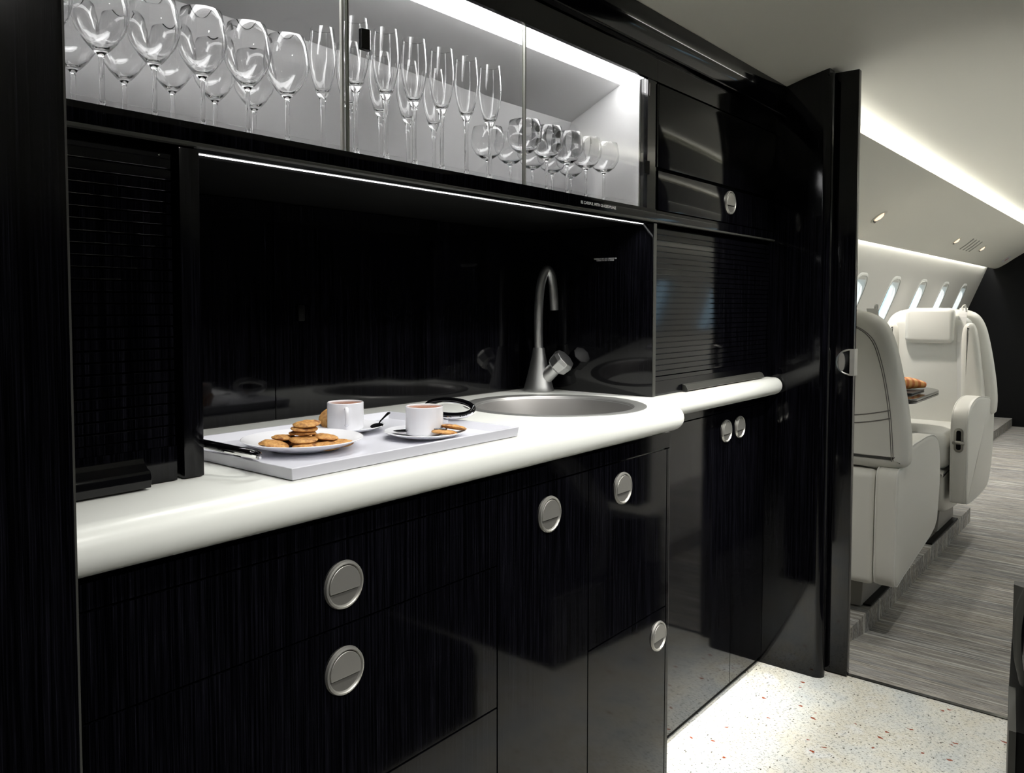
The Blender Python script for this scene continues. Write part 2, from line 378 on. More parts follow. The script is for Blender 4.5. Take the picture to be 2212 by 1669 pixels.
# right hand side of the doorway: low dark side panel with a swelling, rimmed edge
jt = thing('door_jamb_panel', 'dark side panel at the right of the doorway with a bulging grey-rimmed edge', 'panel', (2.4, .28, 0))
obj('panel', PR([(2.55, .302), (2.22, .266), (1.99, .236), (1.99, -.45), (2.55, -.45)], 0, .22, 'z'), BLACKM, jt)
obj('edge_strip', PR([(2.2205, .2665), (1.985, .2355), (1.985, .222), (2.2205, .2525)], 0, .221, 'z'), TRIM, jt)
obj('post', PR([(2.55, .300), (2.515, .297), (2.495, .262), (2.55, .262)], .22, .38, 'z'), TRIM, jt)
obj('post_base', PR([(2.55, .2615), (2.49, .2615), (2.46, .20), (2.46, -.45), (2.55, -.45)], .22, .37, 'z'), BLACKM, jt)
bul = cm2([(.215, .50), (.243, .46), (.257, .40), (.258, .33), (.250, .27), (.225, .22), (.10, .15), (-.15, .12), (-.30, .2), (-.30, .5), (-.1, .62), (.1, .60)], 5)
obj('rim', pillow(NB(), bul, 2.19, 2.30, 'x', .012), TRIM, jt)
bul2 = [(u*.93+.0, v*.94+.02) for u, v in bul]
obj('cushioned_face', pillow(NB(), bul2, 2.175, 2.20, 'x', .01), BLACK, jt)

oc2 = thing('low_console', 'low black console along the right side of the galley aisle', 'console', (1.0, -.1, 0))
obj('body', PR([(.245, 0), (.245, .17), (.225, .20), (-.495, .20), (-.495, 0)], -.85, 1.62, 'x'), BLACKM, oc2)
# ------------------------------------------------------------------ cabin side walls, windows, service panels
prof = [(1.03, 1.82), (1.06, 1.79), (1.20, 1.735), (1.32, 1.675), (1.395, 1.62), (1.430, 1.516), (1.455, 1.45), (1.480, 1.386), (1.5167, 1.292), (1.5518, 1.202), (1.5869, 1.112), (1.622, 1.022), (1.650, .95), (1.66, .90), (1.655, .82), (1.63, .70), (1.58, .55), (1.50, .35), (1.44, .15), (1.40, 0)]
prof = [(a.x, a.y) for a in catmull([(u, v, 0) for u, v in prof], 3)]
def wy(z):
    for (a, b), (c, d) in zip(prof[12:], prof[13:]):
        if d <= z <= b: return a+(c-a)*(b-z)/(b-d)
    return 1.58
WX = [3.81, 4.64, 5.47, 6.30, 7.13, 7.96, 8.79]; WZ = 1.125; WW, WH = .125, .18
def side_wall(sgn, nm):
    bm = NB(); X = [2.58+i*.0277*1.0 for i in range(251)]; f = (lambda y: y) if sgn > 0 else (lambda y: .94-y)
    g = [[bm.verts.new((x, f(y), z)) for y, z in prof] for x in X]
    for i in range(len(X)-1):
        for j in range(len(prof)-1):
            mx = (X[i]+X[i+1])/2; mz = (prof[j][1]+prof[j+1][1])/2
            hole = any((abs(mx-wx)/WW)**4+(abs(mz-WZ)/WH)**4 < 1 for wx in WX)
            if not hole: bm.faces.new((g[i][j], g[i+1][j], g[i+1][j+1], g[i][j+1]))
    o = struct(obj(nm, bm, WALLM)); return o
side_wall(1, 'wall_left'); side_wall(-1, 'wall_right')
def win_frame(sgn, n, wx):
    f = (lambda y: y) if sgn > 0 else (lambda y: .94-y)
    e = thing('window_%d' % n, 'oval cabin window number %d' % n, 'window', (wx, f(1.58), WZ)); del e['label']; del e['category']; e['kind'] = 'structure'
    bm = NB(); K = 40; rings = []
    for s, dy in ((1.17, -.001), (1.10, -.0045), (1.0, -.003), (.95, .018), (.92, .045)):
        ring = []
        for k in range(K):
            a = 2*math.pi*k/K; c, s_ = math.cos(a), math.sin(a)
            q = (abs(c)**4+abs(s_)**4)**-.25
            x = wx+WW*s*q*c; z = WZ+WH*s*q*s_; ring.append(bm.verts.new((x, f(wy(z)+dy), z)))
        rings.append(ring)
    for A, B in zip(rings, rings[1:]):
        for k in range(K): bm.faces.new((A[k], A[(k+1) % K], B[(k+1) % K], B[k]))
    obj('window_frame', bm, REVEAL, e)
    bm = NB(); ring = [bm.verts.new((wx+WW*.93*(abs(math.cos(a))**4+abs(math.sin(a))**4)**-.25*math.cos(a), f(wy(WZ+WH*.93*math.sin(a))+.045), WZ+WH*.93*(abs(math.cos(a))**4+abs(math.sin(a))**4)**-.25*math.sin(a))) for a in [2*math.pi*k/K for k in range(K)]]
    c = bm.verts.new((wx, f(wy(WZ)+.045), WZ))
    for k in range(K): bm.faces.new((ring[k], ring[(k+1) % K], c))
    obj('window_pane', bm, WPANE, e)
    bm = NB(); pts = []
    for k in range(K):
        a = 2*math.pi*k/K; q = (abs(math.cos(a))**4+abs(math.sin(a))**4)**-.25; z = WZ+WH*1.06*q*math.sin(a); pts.append((wx+WW*1.06*q*math.cos(a), f(wy(z)-.005), z))
    obj('window_trim', tube(bm, pts, .0022, 6, True), simple('trim_line', (.35, .35, .32), .5) if 'trim_line' not in bpy.data.materials else bpy.data.materials['trim_line'], e)
for i, wx in enumerate(WX):
    win_frame(1, i+1, wx); win_frame(-1, i+8, wx)

psu = [(.85, 1.727), (.875, 1.720), (1.0, 1.692), (1.12, 1.650), (1.206, 1.592), (1.27, 1.545), (1.33, 1.508), (1.368, 1.498), (1.386, 1.503), (1.391, 1.514), (1.382, 1.56), (1.28, 1.64), (1.06, 1.72), (1.035, 1.72), (1.035, 1.80), (1.02, 1.80), (1.02, 1.722), (.87, 1.735)]
svc = thing('overhead_service_panel', 'cream overhead panel with reading lamps above the cabin windows', 'panel', (6.0, 1.2, 1.60))
obj('panel', PR(psu, 2.585, 9.5, 'x'), CEIL, svc)
svr = thing('overhead_service_panel', 'cream overhead panel along the right side of the cabin, seen only in reflections', 'panel', (6.0, -.26, 1.60))
obj('panel', PR([(.94-u, v) for u, v in psu][::-1], 2.585, 9.5, 'x'), CEIL, svr)
def psuz(y):
    for (a, b), (c, d) in zip(psu, psu[1:]):
        if a <= y <= c: return b+(d-b)*(y-a)/(c-a)
nl = Vector((0, -.62, -.78))
for x, y, s in ((4.62, 1.20, 1.0), (6.65, 1.20, .8), (7.68, 1.20, .8)):
    z = psuz(y); c = Vector((x, y, z))
    q = nl.to_track_quat('Z', 'X').to_matrix()
    def place(bm): bmesh.ops.rotate(bm, verts=bm.verts, cent=(0, 0, 0), matrix=q); bmesh.ops.translate(bm, verts=bm.verts, vec=c); return bm
    p = obj('reading_lamp', place(lathe(NB(), [(.050*s, .000), (.048*s, .004), (.034*s, .005), (.030*s, .001)], segs=28)), CREAM, svc)
    obj('lamp_bulb', place(lathe(NB(), [(.030*s, .001), (.024*s, .008), (.012*s, .012), (0, .013)], segs=20)), WARML, p)
    b2 = NB(); tube(b2, [(-.036*s, -.028*s, .004), (-.036*s, .0, .010), (-.03*s, .028*s, .004)], .004*s, 6); obj('lamp_eyelid', place(b2), NICKD, p)
for x in (7.0, 7.12, 7.24, 7.36):
    b2 = NB(); z = psuz(1.2); box(b2, x, x+.02, 1.14, 1.26, z-.055, z+.055, 0)
    b2.free()
    b2 = tube(NB(), [(x, 1.15, psuz(1.15)-.002), (x+.05, 1.205, psuz(1.205)-.002), (x+.05, 1.25, psuz(1.25)-.002)], .005, 6)
    obj('air_vent', b2, simple('vent_grey', (.3, .3, .27), .5) if 'vent_grey' not in bpy.data.materials else bpy.data.materials['vent_grey'], svc)
sg = obj('exit_sticker', PR([(9.10, 1.19), (9.26, 1.19), (9.26, 1.26), (9.10, 1.26)], 1.5, 1.501, 'z'), simple('white_sticker', (.7, .7, .72), .5), svc)
for v in sg.data.vertices:
    wz = psuz(v.co.y+WO[svc.name].y); v.co.z = wz-.0035-WO[svc.name].z+(.001 if v.co.z+WO[svc.name].z > 1.5005 else 0)
sg2 = obj('red_mark', lathe(NB(), [(.026, 0), (.026, .001), (0, .001)], (0, 0, 0), 4), simple('sticker_red', (.55, .12, .16), .5), sg, world=False)
sg2.location = Vector((9.18, 1.225, psuz(1.225)-.0055))-WO[svc.name]; sg2.rotation_euler = nl.to_track_quat('Z', 'X').to_euler()

# ------------------------------------------------------------------ tall cabinet at the left edge
tl = thing('tall_cabinet', 'tall black veneered cabinet filling the left edge, at the near end of the worktop', 'cabinet', (-.1, 1.0, 0))
obj('body', BX(-.6, .322, .778, 1.36, .0, 1.775, bev=.006), WOODM, tl)
obj('edge_strip', BX(.3225, .3255, .786, 1.0, .0, 1.77), TRIM, tl)

# ------------------------------------------------------------------ latch (round flush handle), shared by all doors and drawers
def latch(parent, x, y, z, r=.0325, nm='handle'):
    """flush round latch facing -y: dished ring, tilting plate, finger slot coloured with recess shade"""
    ring = lathe(NB(), [(r*.60, .0035), (r*.80, .003), (r*.83, -.0030), (r*.88, -.0048), (r*.96, -.0040), (r, .0005)], (x, y, z), 40, 'y')
    h = obj(nm, ring, NICK, parent)
    obj('finger_slot', lathe(NB(), [(0, -.0004), (r*.5, -.0005), (r*.82, -.0012)], (x, y, z), 32, 'y'), NICKD, h)  # flat disc; shade of the recess is put into its colour
    a0 = math.asin(-.30); seg = [(x+r*.795*math.cos(a), z+r*.795*math.sin(a)) for a in [a0+(math.pi-2*a0)*i/28 for i in range(29)]]
    obj('push_plate', PR(seg, y-.0045, y-.0015, 'y'), NICK, h, bevel=.0008); return h

# ------------------------------------------------------------------ base cabinets
YF = .83
bc = thing('base_cabinet', 'long black veneered base cabinet with drawers under the sink worktop', 'cabinet', (.95, 1.05, 0))
obj('body', BX(.328, 1.590, YF+.012, 1.36, .0, .774), BLACKM, bc)
G = .0016
def front(par, nm, x0, x1, z0, z1, y=YF, m=WOOD, hx=None, hz=None):
    o = obj(nm, BX(x0+G, x1-G, y, y+.0115, z0+G, z1-G), m, par)
    if hx is not None: latch(o, hx, y, hz)
    return o
front(bc, 'top_rail', .326, 1.592, .812, .848)
front(bc, 'drawer', .343, 1.0, .697, .812, hx=.681, hz=.752)
front(bc, 'drawer', .343, 1.0, .461, .697, hx=.681, hz=.636)
front(bc, 'drawer', .343, 1.0, .01, .461)
front(bc, 'side_stile', .326, .343, .01, .812)
front(bc, 'door', 1.0, 1.27, .01, .812, hx=1.144, hz=.754)
front(bc, 'door', 1.27, 1.578, .464, .812, hx=1.393, hz=.757)
front(bc, 'door', 1.27, 1.578, .01, .464, hx=1.546, hz=.407)
front(bc, 'side_stile', 1.578, 1.592, .01, .812)
obj('corner_strip', BX(1.5905, 1.5925, YF+.0005, YF+.013, .01, .845), TRIM, bc)
bc2 = thing('base_cabinet', 'black gloss two-door base cabinet under the narrow white ledge', 'cabinet', (2.02, 1.1, 0))
obj('body', BX(1.655, 2.450, .968, 1.36, .0, .847), BLACKM, bc2)
front(bc2, 'top_rail', 1.60, 2.451, .822, .848, .955, WOOD)
front(bc2, 'door', 1.60, 2.214, .021, .822, .955, WOOD, 2.168, .767)
front(bc2, 'door', 2.214, 2.451, .021, .822, .955, WOOD, 2.261, .768)

# ------------------------------------------------------------------ worktop with bullnose edge and sink cut-out
SK = (1.436, 1.030); R = .0265
corner = [(1.575+.055*math.sin(a), .850-.055*math.cos(a)) for a in [math.radians(d) for d in range(0, 91, 9)]]
inner = [(1.632, .875), (1.640, .889), (1.655, .8955)]
endr = [(2.432+.018*math.sin(a), .914-.018*math.cos(a)) for a in [math.radians(d) for d in range(0, 91, 15)]]
plan = [(.3265, 1.345), (.3265, .7955)]+[(.3265+i*.05, .7955) for i in range(1, 25)]+[(1.56, .795)]+corner[1:]+inner+[(1.70+i*.1, .8955) for i in range(8)]+endr+[(2.4505, 1.345)]
def inset_poly(pts, d):
    n = len(pts); area = sum(pts[i][0]*pts[(i+1) % n][1]-pts[(i+1) % n][0]*pts[i][1] for i in range(n)); s = 1 if area > 0 else -1; out = []
    for i in range(n):
        a, b, c = Vector(pts[i-1]), Vector(pts[i]), Vector(pts[(i+1) % n]); e1 = (b-a).normalized(); e2 = (c-b).normalized()
        n1 = Vector((-e1.y, e1.x))*s; n2 = Vector((-e2.y, e2.x))*s; m_ = (n1+n2); k = max(.35, m_.length_squared/2)
        out.append(b+m_*d/k)
    return out
bm = NB(); rings = []
for i in range(13):
    a = math.radians(-90+180*i/12); d = R*(1-math.cos(a)); z = ZC-R+R*math.sin(a)
    pp = inset_poly(plan, d)
    for j in (0, 1): pp[j].x = plan[j][0]                          # flush against the tall cabinet
    pp[-1].x = plan[-1][0]; pp[0].y = pp[-1].y = plan[0][1]
    rings.append([bm.verts.new((q.x, q.y, z)) for q in pp])
n = len(plan)
for A, B in zip(rings, rings[1:]):
    for i in range(n): bm.faces.new((A[i], A[(i+1) % n], B[(i+1) % n], B[i]))
bm.faces.new(rings[0])
hole = [bm.verts.new((SK[0]+.19*math.cos(2*math.pi*i/64), SK[1]+.19*math.sin(2*math.pi*i/64), ZC)) for i in range(64)]
he = [bm.edges.new((hole[i], hole[(i+1) % 64])) for i in range(64)]
te = [bm.edges.get((rings[-1][i], rings[-1][(i+1) % n])) for i in range(n)]
bmesh.ops.triangle_fill(bm, use_beauty=True, use_dissolve=False, edges=he+te)
bm.faces.ensure_lookup_table()
wt = obj('worktop', bm, SOLID, smooth=50)
tag(base(wt, (1.2, 1.1, ZC-.053)), 'white solid-surface worktop with rounded front edge and round sink cut-out', 'worktop')
# upstand line at the back of the ledge is the wall itself; sink
sk = thing('sink', 'round grey metal sink sunk into the white worktop', 'sink', (SK[0], SK[1], ZC-.12))
c = (SK[0], SK[1], ZC)
obj('rim', lathe(NB(), [(.170, -.006), (.174, -.0005), (.180, .0012), (.197, .0016), (.2005, .0004), (.2005, -.0001), (.176, -.002)], c, 72), SINKR, sk)
obj('basin', lathe(NB(), [(.172, -.003), (.168, -.010), (.163, -.05), (.152, -.095), (.12, -.118), (.03, -.124), (0, -.124)], c, 72), SINKM, sk)
obj('drain', lathe(NB(), [(.0, -.1225), (.012, -.1215), (.03, -.1205), (.033, -.1235)], c, 32), STEEL, sk)

# ------------------------------------------------------------------ faucet
FX, FY = 1.650, 1.232
fc = thing('faucet', 'brushed metal swan-neck faucet standing behind the round sink', 'faucet', (FX, FY, ZC))
obj('body', lathe(NB(), [(.0, .0005), (.0385, .0005), (.0385, .004), (.0365, .012), (.030, .035), (.0235, .062), (.0180, .088), (.0155, .104), (.0145, .109), (.0125, .110), (0, .110)], (FX, FY, ZC), 40), STEEL, fc)
sp = Vector((.875, -.484)) * .040                                   # spout swings towards the camera's right
def fp(t_, z): return (FX+sp.x*t_*1.0, FY+sp.y*t_, ZC+z)
neck = catmull([fp(0, .106), fp(-.03, .15), fp(-.01, .21), fp(.10, .262), fp(.34, .298), fp(.62, .308), fp(.88, .292), fp(1.02, .255), fp(1.08, .205)], 7)
obj('spout', tube(NB(), neck, [.0112]*len(neck), 18), STEEL, fc)
kd = Vector((.012, -.067, .060)).normalized(); kb = Vector((FX, FY-.004, ZC+.022))
k1 = kb+kd*.028; k2 = kb+kd*.060
arm = catmull([kb, kb+kd*.02, kb+kd*.045, k2], 4)
obj('lever_neck', tube(NB(), arm, [.020-.004*i/(len(arm)-1) for i in range(len(arm))], 18), STEEL, fc)
kq = kd.to_track_quat('Z', 'Y').to_matrix()
kn = lathe(NB(), [(0, -.004), (.022, -.002), (.028, .004), (.031, .026), (.027, .036), (0, .039)], (0, 0, 0), 8)
bmesh.ops.rotate(kn, verts=kn.verts, cent=(0, 0, 0), matrix=kq); bmesh.ops.translate(kn, verts=kn.verts, vec=k2)
obj('knob', kn, STEEL, fc, smooth=20, bevel=.002)

# ------------------------------------------------------------------ appliance lockers with roller shutters, niche
def tambour(par, x0, x1, y, z0, z1, pitch=.01355):
    pts = [(y+.010, z1)]; z = z1
    while z-pitch > z0:
        pts += [(y+.0045, z-.0001), (y+.0045, z-.0016), (y+.0005, z-.0018), (y, z-.0023), (y, z-pitch+.0006), (y+.0005, z-pitch+.0001)]; z -= pitch
    pts += [(y+.004, z-.0002), (y, z-.002), (y, z0), (y+.010, z0)]
    return obj('roller_shutter', PR(pts, x0, x1, 'x'), WOOD, par)
l1 = thing('appliance_locker', 'black locker with a slatted roller shutter at the left end of the worktop', 'locker', (.43, 1.1, ZC))
s1 = tambour(l1, .331, .508, .938, .925+.024, 1.300)
obj('bottom_bar', BX(.331, .5085, .936, .948, ZC+.001, .9485), WOOD, l1)
obj('pull', PR([(.936, .938), (.928, .941), (.918, .930), (.911, .928), (.908, .921), (.910, ZC+.003), (.936, ZC+.003)], .331, .462, 'x'), BLACK, l1, bevel=.001)
obj('side_panel', BX(.5165, .5435, .933, 1.385, ZC+.001, 1.3145, bev=.002), WOODM, l1)
obj('head_rail', BX(.331, .5165, .950, .97, 1.30, 1.3145), BLACKM, l1)
obj('carcass', PR([(.98, ZC+.001), (1.385, ZC+.001), (1.385, 1.3145), (.98, 1.3145)], .331, .516, 'x'), BLACKM, l1)
obj('screw', lathe(NB(), [(.0015, 0), (.0012, .0008), (0, .001)], (.500, .949, 1.3045), 8, 'y'), CHROME, l1)
l2 = thing('appliance_locker', 'black locker with a slatted roller shutter above the narrow ledge, right of the faucet', 'locker', (2.08, 1.1, ZC))
tambour(l2, 1.7145, 2.430, .939, ZC+.036, 1.305)
obj('bottom_bar', BX(1.7145, 2.430, .9385, .948, ZC+.001, ZC+.0355), WOODM, l2)
obj('pull', PR([(.9385, ZC+.020), (.929, ZC+.017), (.922, ZC+.006), (.923, ZC+.003), (.9385, ZC+.003)], 1.86, 2.36, 'x'), TRIM, l2, bevel=.001)
obj('side_panel', BX(1.700, 1.7135, .935, 1.385, ZC+.001, 1.3145, bev=.0015), WOOD, l2)
obj('edge_strip', BX(1.7002, 1.7133, .9335, .9349, ZC+.002, 1.3145), TRIM, l2)
obj('side_stile', BX(2.4315, 2.4505, .936, .955, ZC+.001, 1.3145), WOOD, l2)
obj('carcass', BX(1.7145, 2.4505, .98, 1.385, ZC+.001, 1.3145), BLACKM, l2)
sb = thing('splashback', 'black gloss veneered back panels of the niche behind the sink', 'panel', (1.1, 1.3, ZC))
for a, b in ((.5440, .900), (.900, 1.6995)):
    obj('back_panel', BX(a+.0006, b-.0006, 1.290, 1.302, ZC+.001, 1.3145, bev=.0008, seg=1), WOOD, sb)
obj('key_lock', BX(.951, .967, 1.286, 1.2899, 1.092, 1.122, bev=.002), BLACKM, sb)

# placards: printed words
def text(body, size, loc, rot, parent, nm='lettering', m=WHITE_TXT, ext=.0001, sx=1):
    cu = bpy.data.curves.new(nm, 'FONT'); cu.body = body; cu.size = size; cu.align_x = 'CENTER'; cu.align_y = 'CENTER'; cu.extrude = ext; cu.space_line = .85
    cu.offset = size*.012
    t_ = bpy.data.objects.new(nm, cu); COL.objects.link(t_); bpy.context.view_layer.update()
    me = bpy.data.meshes.new_from_object(t_.evaluated_get(bpy.context.evaluated_depsgraph_get())); bpy.data.objects.remove(t_)
    me.transform(Matrix.Diagonal((sx, 1, 1, 1)))
    me.materials.clear(); me.materials.append(m); o = bpy.data.objects.new(nm, me); link(o, parent)
    o.location = Vector(loc)-WO[parent.name]; o.rotation_euler = rot; return o

# ------------------------------------------------------------------ display cabinet for the glasses
dc = thing('display_cabinet', 'lit white-lined wall cabinet with sliding glass doors full of stemware', 'cabinet', (1.02, 1.1, 1.316))
ZS = 1.352
obj('bottom_rail', PR([(.935, 1.3475), (.935, 1.325), (.937, 1.319), (.942, 1.3165), (.955, 1.3155), (.955, 1.3475)], .327, 1.7135, 'x'), WOOD, dc)
obj('rail_lip_highlight', PR([(.9349, 1.3235), (.9315, 1.3215), (.9318, 1.3185), (.9352, 1.3168), (.9375, 1.3185)], .327, 1.7135, 'x'), TRIM, dc)  # grey lip, its lighter colour painting the highlight along the rail edge
obj('underside', PR([(.9555, 1.3155), (1.385, 1.3155), (1.385, 1.334), (.9555, 1.334)], .327, 1.7135, 'x'), BLACKM, dc)
obj('shelf', BX(.327, 1.667, .9555, 1.26, 1.3345, ZS), LINER, dc)
obj('ceiling_liner', PR([(1.0075, 1.640), (1.147, 1.573), (1.155, 1.58), (1.0075, 1.6522), (.9445, 1.6522), (.9445, 1.6475), (1.0075, 1.6475)], .327, 1.667, 'x'), LINER, dc)
obj('back_liner', PR([(1.1472, 1.573), (1.19, 1.46), (1.235, ZS+.0005), (1.245, ZS+.0005), (1.20, 1.465), (1.157, 1.578)], .327, 1.667, 'x'), LINER, dc)
obj('end_liner', BX(1.6675, 1.672, .957, 1.27, 1.348, 1.65), LINER, dc)
obj('light_panel', BX(.335, 1.6665, .9445, 1.0070, 1.6435, 1.6470), BAND, dc)
obj('top_rail', PR([(.935, 1.645), (.935, 1.700), (.955, 1.700), (.955, 1.6525), (.944, 1.6525), (.944, 1.6440), (.939, 1.6440)], .327, 1.7135, 'x'), WOOD, dc)
obj('end_stile', BX(1.6725, 1.7135, .9372, .955, 1.348, 1.6445), BLACK, dc)
obj('lid', BX(.327, 1.7135, .956, 1.385, 1.6525, 1.70), BLACKM, dc)
obj('door_stop', BX(1.676, 1.681, .9345, .937, 1.605, 1.634), NICKD, dc)
for i, (a, b, y, mx) in enumerate(((.330, .789, .9425, .779), (.7880, 1.2225, .9490, 1.2175), (1.2200, 1.6715, .9425, 1.6715))):
    d = obj('glass_door', BX(a, b, y, y+.004, 1.3485, 1.6435), PANE, dc)
    if i < 2: obj('edge_seal', BX(b, b+.0028, y-.0006, y+.0046, 1.3485, 1.6435), PANE_E, d)
    if i == 1: obj('edge_seal', BX(a-.004, a, y-.0004, y+.0044, 1.3485, 1.6435), simple('frosted_seal', (.42, .42, .38), .5), d)
    if i == 2: obj('edge_seal', BX(a-.003, a, y-.0004, y+.0044, 1.3485, 1.6435), bpy.data.materials['frosted_seal'], d)
for x, z in ((.816, 1.5165), (1.662, 1.4385)):
    pts = [(x-.0095, .9375), (x-.0095, .9305), (x+.003, .9265), (x+.0085, .9295), (x+.0095, .9375)]
    obj('door_pull', PR(pts, z-.0155, z+.0155, 'z'), BLACK, dc, bevel=.0015)
obj('shelf_lip', BX(.40, 1.6665, .9535, .9552, 1.3478, ZS+.0065), PANE, dc)
obj('led_strip', BX(.552, 1.6985, .9610, .9640, 1.3140, 1.3154), LEDM, dc)
obj('added_led_shield', BX(.552, 1.6985, .9645, .9665, 1.3105, 1.3154), BLACKM, dc)  # added lip blocking the strip's light from the splashback
text('BE CAREFUL WITH GLASSES PLEASE', .0085, (1.463, .9346, 1.3338), (math.pi/2, 0, 0), dc, sx=1.02)
text('TEMPERATURE AND WASHED IN\nCLEAN WATER TO RINSE', .0048, (1.6998, 1.067, 1.2345), (math.pi/2, 0, -math.pi/2), l2, sx=.92)
# right upper cabinet
oc = thing('wall_cabinet', 'black veneered wall cabinet with flap and drawer, right of the lit glass cabinet', 'cabinet', (2.08, 1.1, 1.316))
obj('bottom_rail', PR([(.935, 1.3455), (.935, 1.325), (.937, 1.319), (.942, 1.3165), (.955, 1.3155), (.955, 1.3455)], 1.7142, 2.4515, 'x'), WOOD, oc)
obj('rail_lip_highlight', PR([(.9349, 1.3235), (.9315, 1.3215), (.9318, 1.3185), (.9352, 1.3168), (.9375, 1.3185)], 1.7142, 2.4515, 'x'), TRIM, oc)  # lighter grey again paints the rail's edge highlight
obj('body', BX(1.7142, 2.4515, .9555, 1.385, 1.316, 1.70), BLACKM, oc)
obj('top_rail', BX(1.7142, 2.4515, .935, .955, 1.6445, 1.70), WOOD, oc)
obj('flap_door', BX(1.718, 2.448, .9335, .9450, 1.4475, 1.6395, bev=.0009), WOOD, oc)
dw = obj('drawer', BX(1.718, 2.448, .9335, .9450, 1.3480, 1.4390, bev=.0009), WOOD, oc); latch(dw, 2.123, .9335, 1.4035, .0325)
obj('edge_strip', BX(1.7143, 1.7176, .9345, .936, 1.4475, 1.6395), TRIM, oc)
co = thing('cornice', 'black gloss cornice between the wall cabinets and the ceiling', 'cornice', (1.3, .95, 1.70))
obj('moulding', PR([(.955, 1.7005), (.927, 1.7005), (.921, 1.7035), (.921, 1.7065), (.926, 1.710), (.912, 1.728), (.904, 1.752), (.9035, ceilz(.9035)-.001), (1.0, ceilz(1.0)-.001), (1.0, 1.7005)], .327, 2.4515, 'x'), WOOD, co)

# ------------------------------------------------------------------ stemware
def g_wine():
    return [(0, 0), (.031, 0), (.031, .0012), (.012, .0028), (.0045, .008), (.0032, .02), (.0030, .066), (.0045, .0715), (.0095, .0755), (.0185, .0855), (.0275, .099), (.0322, .113), (.0326, .123), (.0302, .141), (.0262, .1585), (.0255, .1589), (.0293, .141), (.0317, .123), (.0313, .113), (.0266, .100), (.0176, .0875), (.0085, .079), (0, .0775)]
def g_flute():
    return [(0, 0), (.029, 0), (.029, .0012), (.012, .003), (.006, .010), (.0038, .022), (.0035, .085), (.0045, .102), (.0075, .111), (.0125, .121), (.0180, .140), (.0218, .162), (.0225, .176), (.0212, .198), (.0192, .219), (.0185, .2193), (.0204, .198), (.0217, .176), (.0210, .162), (.0172, .141), (.0115, .124), (.006, .118), (0, .117)]
def g_balloon():
    return [(0, 0), (.030, 0), (.030, .0012), (.012, .0028), (.0045, .008), (.0030, .02), (.0028, .066), (.0045, .0705), (.013, .0740), (.0240, .0820), (.0325, .0955), (.0350, .108), (.0337, .121), (.0305, .1365), (.0298, .1368), (.0330, .121), (.0343, .108), (.0318, .0965), (.0234, .0836), (.0125, .0765), (0, .0755)]
def smoothprof(p):
    k = next(i for i in range(3, len(p)) if p[i][0] < .0046); return p
def glass(name, prof, x, y):
    o = obj(name, lathe(NB(), prof, (0, 0, 0), 44), CRYSTAL, smooth=60); o.location = (x, y, ZS+.0003); return o
def pool(name, prof, spots, group, cat, label):
    first = None
    for x, y, lab in spots:
        if first is None: first = o = glass(name, prof, x, y)
        else: o = first.copy(); COL.objects.link(o); o.location = (x, y, ZS+.0003)
        tag(o, lab, cat, group)
ordn = ['nearest the left end', 'second from the left', 'third from the left', 'fourth from the left', 'fifth from the left', 'sixth from the left', 'seventh from the left']
WXF = [.389, .456, .522, .589, .658, .724]; WXB = [.465, .532, .601, .668, .735]
pool('wine_glass', g_wine(), [(x, 1.0, 'tall wine glass in the front row of the lit cabinet, '+ordn[i]) for i, x in enumerate(WXF)] +
     [(x, 1.10, 'tall wine glass in the back row, its bowl half hidden, '+ordn[i]) for i, x in enumerate(WXB)], 'tall wine glasses in the lit cabinet', 'wine glass', '')
FXF = [.854, .918, .983, 1.051, 1.116, 1.183]; FXB = [.848, .925, .997, 1.065, 1.134, 1.201]
pool('champagne_flute', g_flute(), [(x, 1.0, 'champagne flute in the front row behind the middle glass door, '+ordn[i]) for i, x in enumerate(FXF)] +
     [(x, 1.075 if i == 0 else 1.10, 'champagne flute in the back row, '+('just left of the first door edge' if i == 0 else 'behind the front flutes, '+ordn[i])) for i, x in enumerate(FXB[:5])], 'champagne flutes in the lit cabinet', 'champagne flute', '')
BXF = [1.290, 1.367, 1.443, 1.519, 1.593, 1.632+.0]; BXF[5] = 1.630
BXF = [1.290, 1.364, 1.437, 1.509, 1.573, 1.631]
BXF = [1.290, 1.366, 1.440, 1.513]; BXB = [1.291, 1.366, 1.447, 1.520, 1.594]
sm = [(1.290, 1.0), (1.364, 1.0), (1.438, 1.0), (1.510, 1.0), (1.575, .9990), (1.631, 1.0)]
pool('balloon_glass', g_balloon(), [(x, 1.0, 'short round wine glass in the front row at the right end, '+ordn[i]) for i, x in enumerate([1.290, 1.365, 1.439, 1.512, 1.585])] +
     [(x, 1.095, 'short round wine glass in the back row, '+ordn[i]) for i, x in enumerate([1.288, 1.364, 1.442, 1.516, 1.592])], 'short round wine glasses in the lit cabinet', 'wine glass', '')

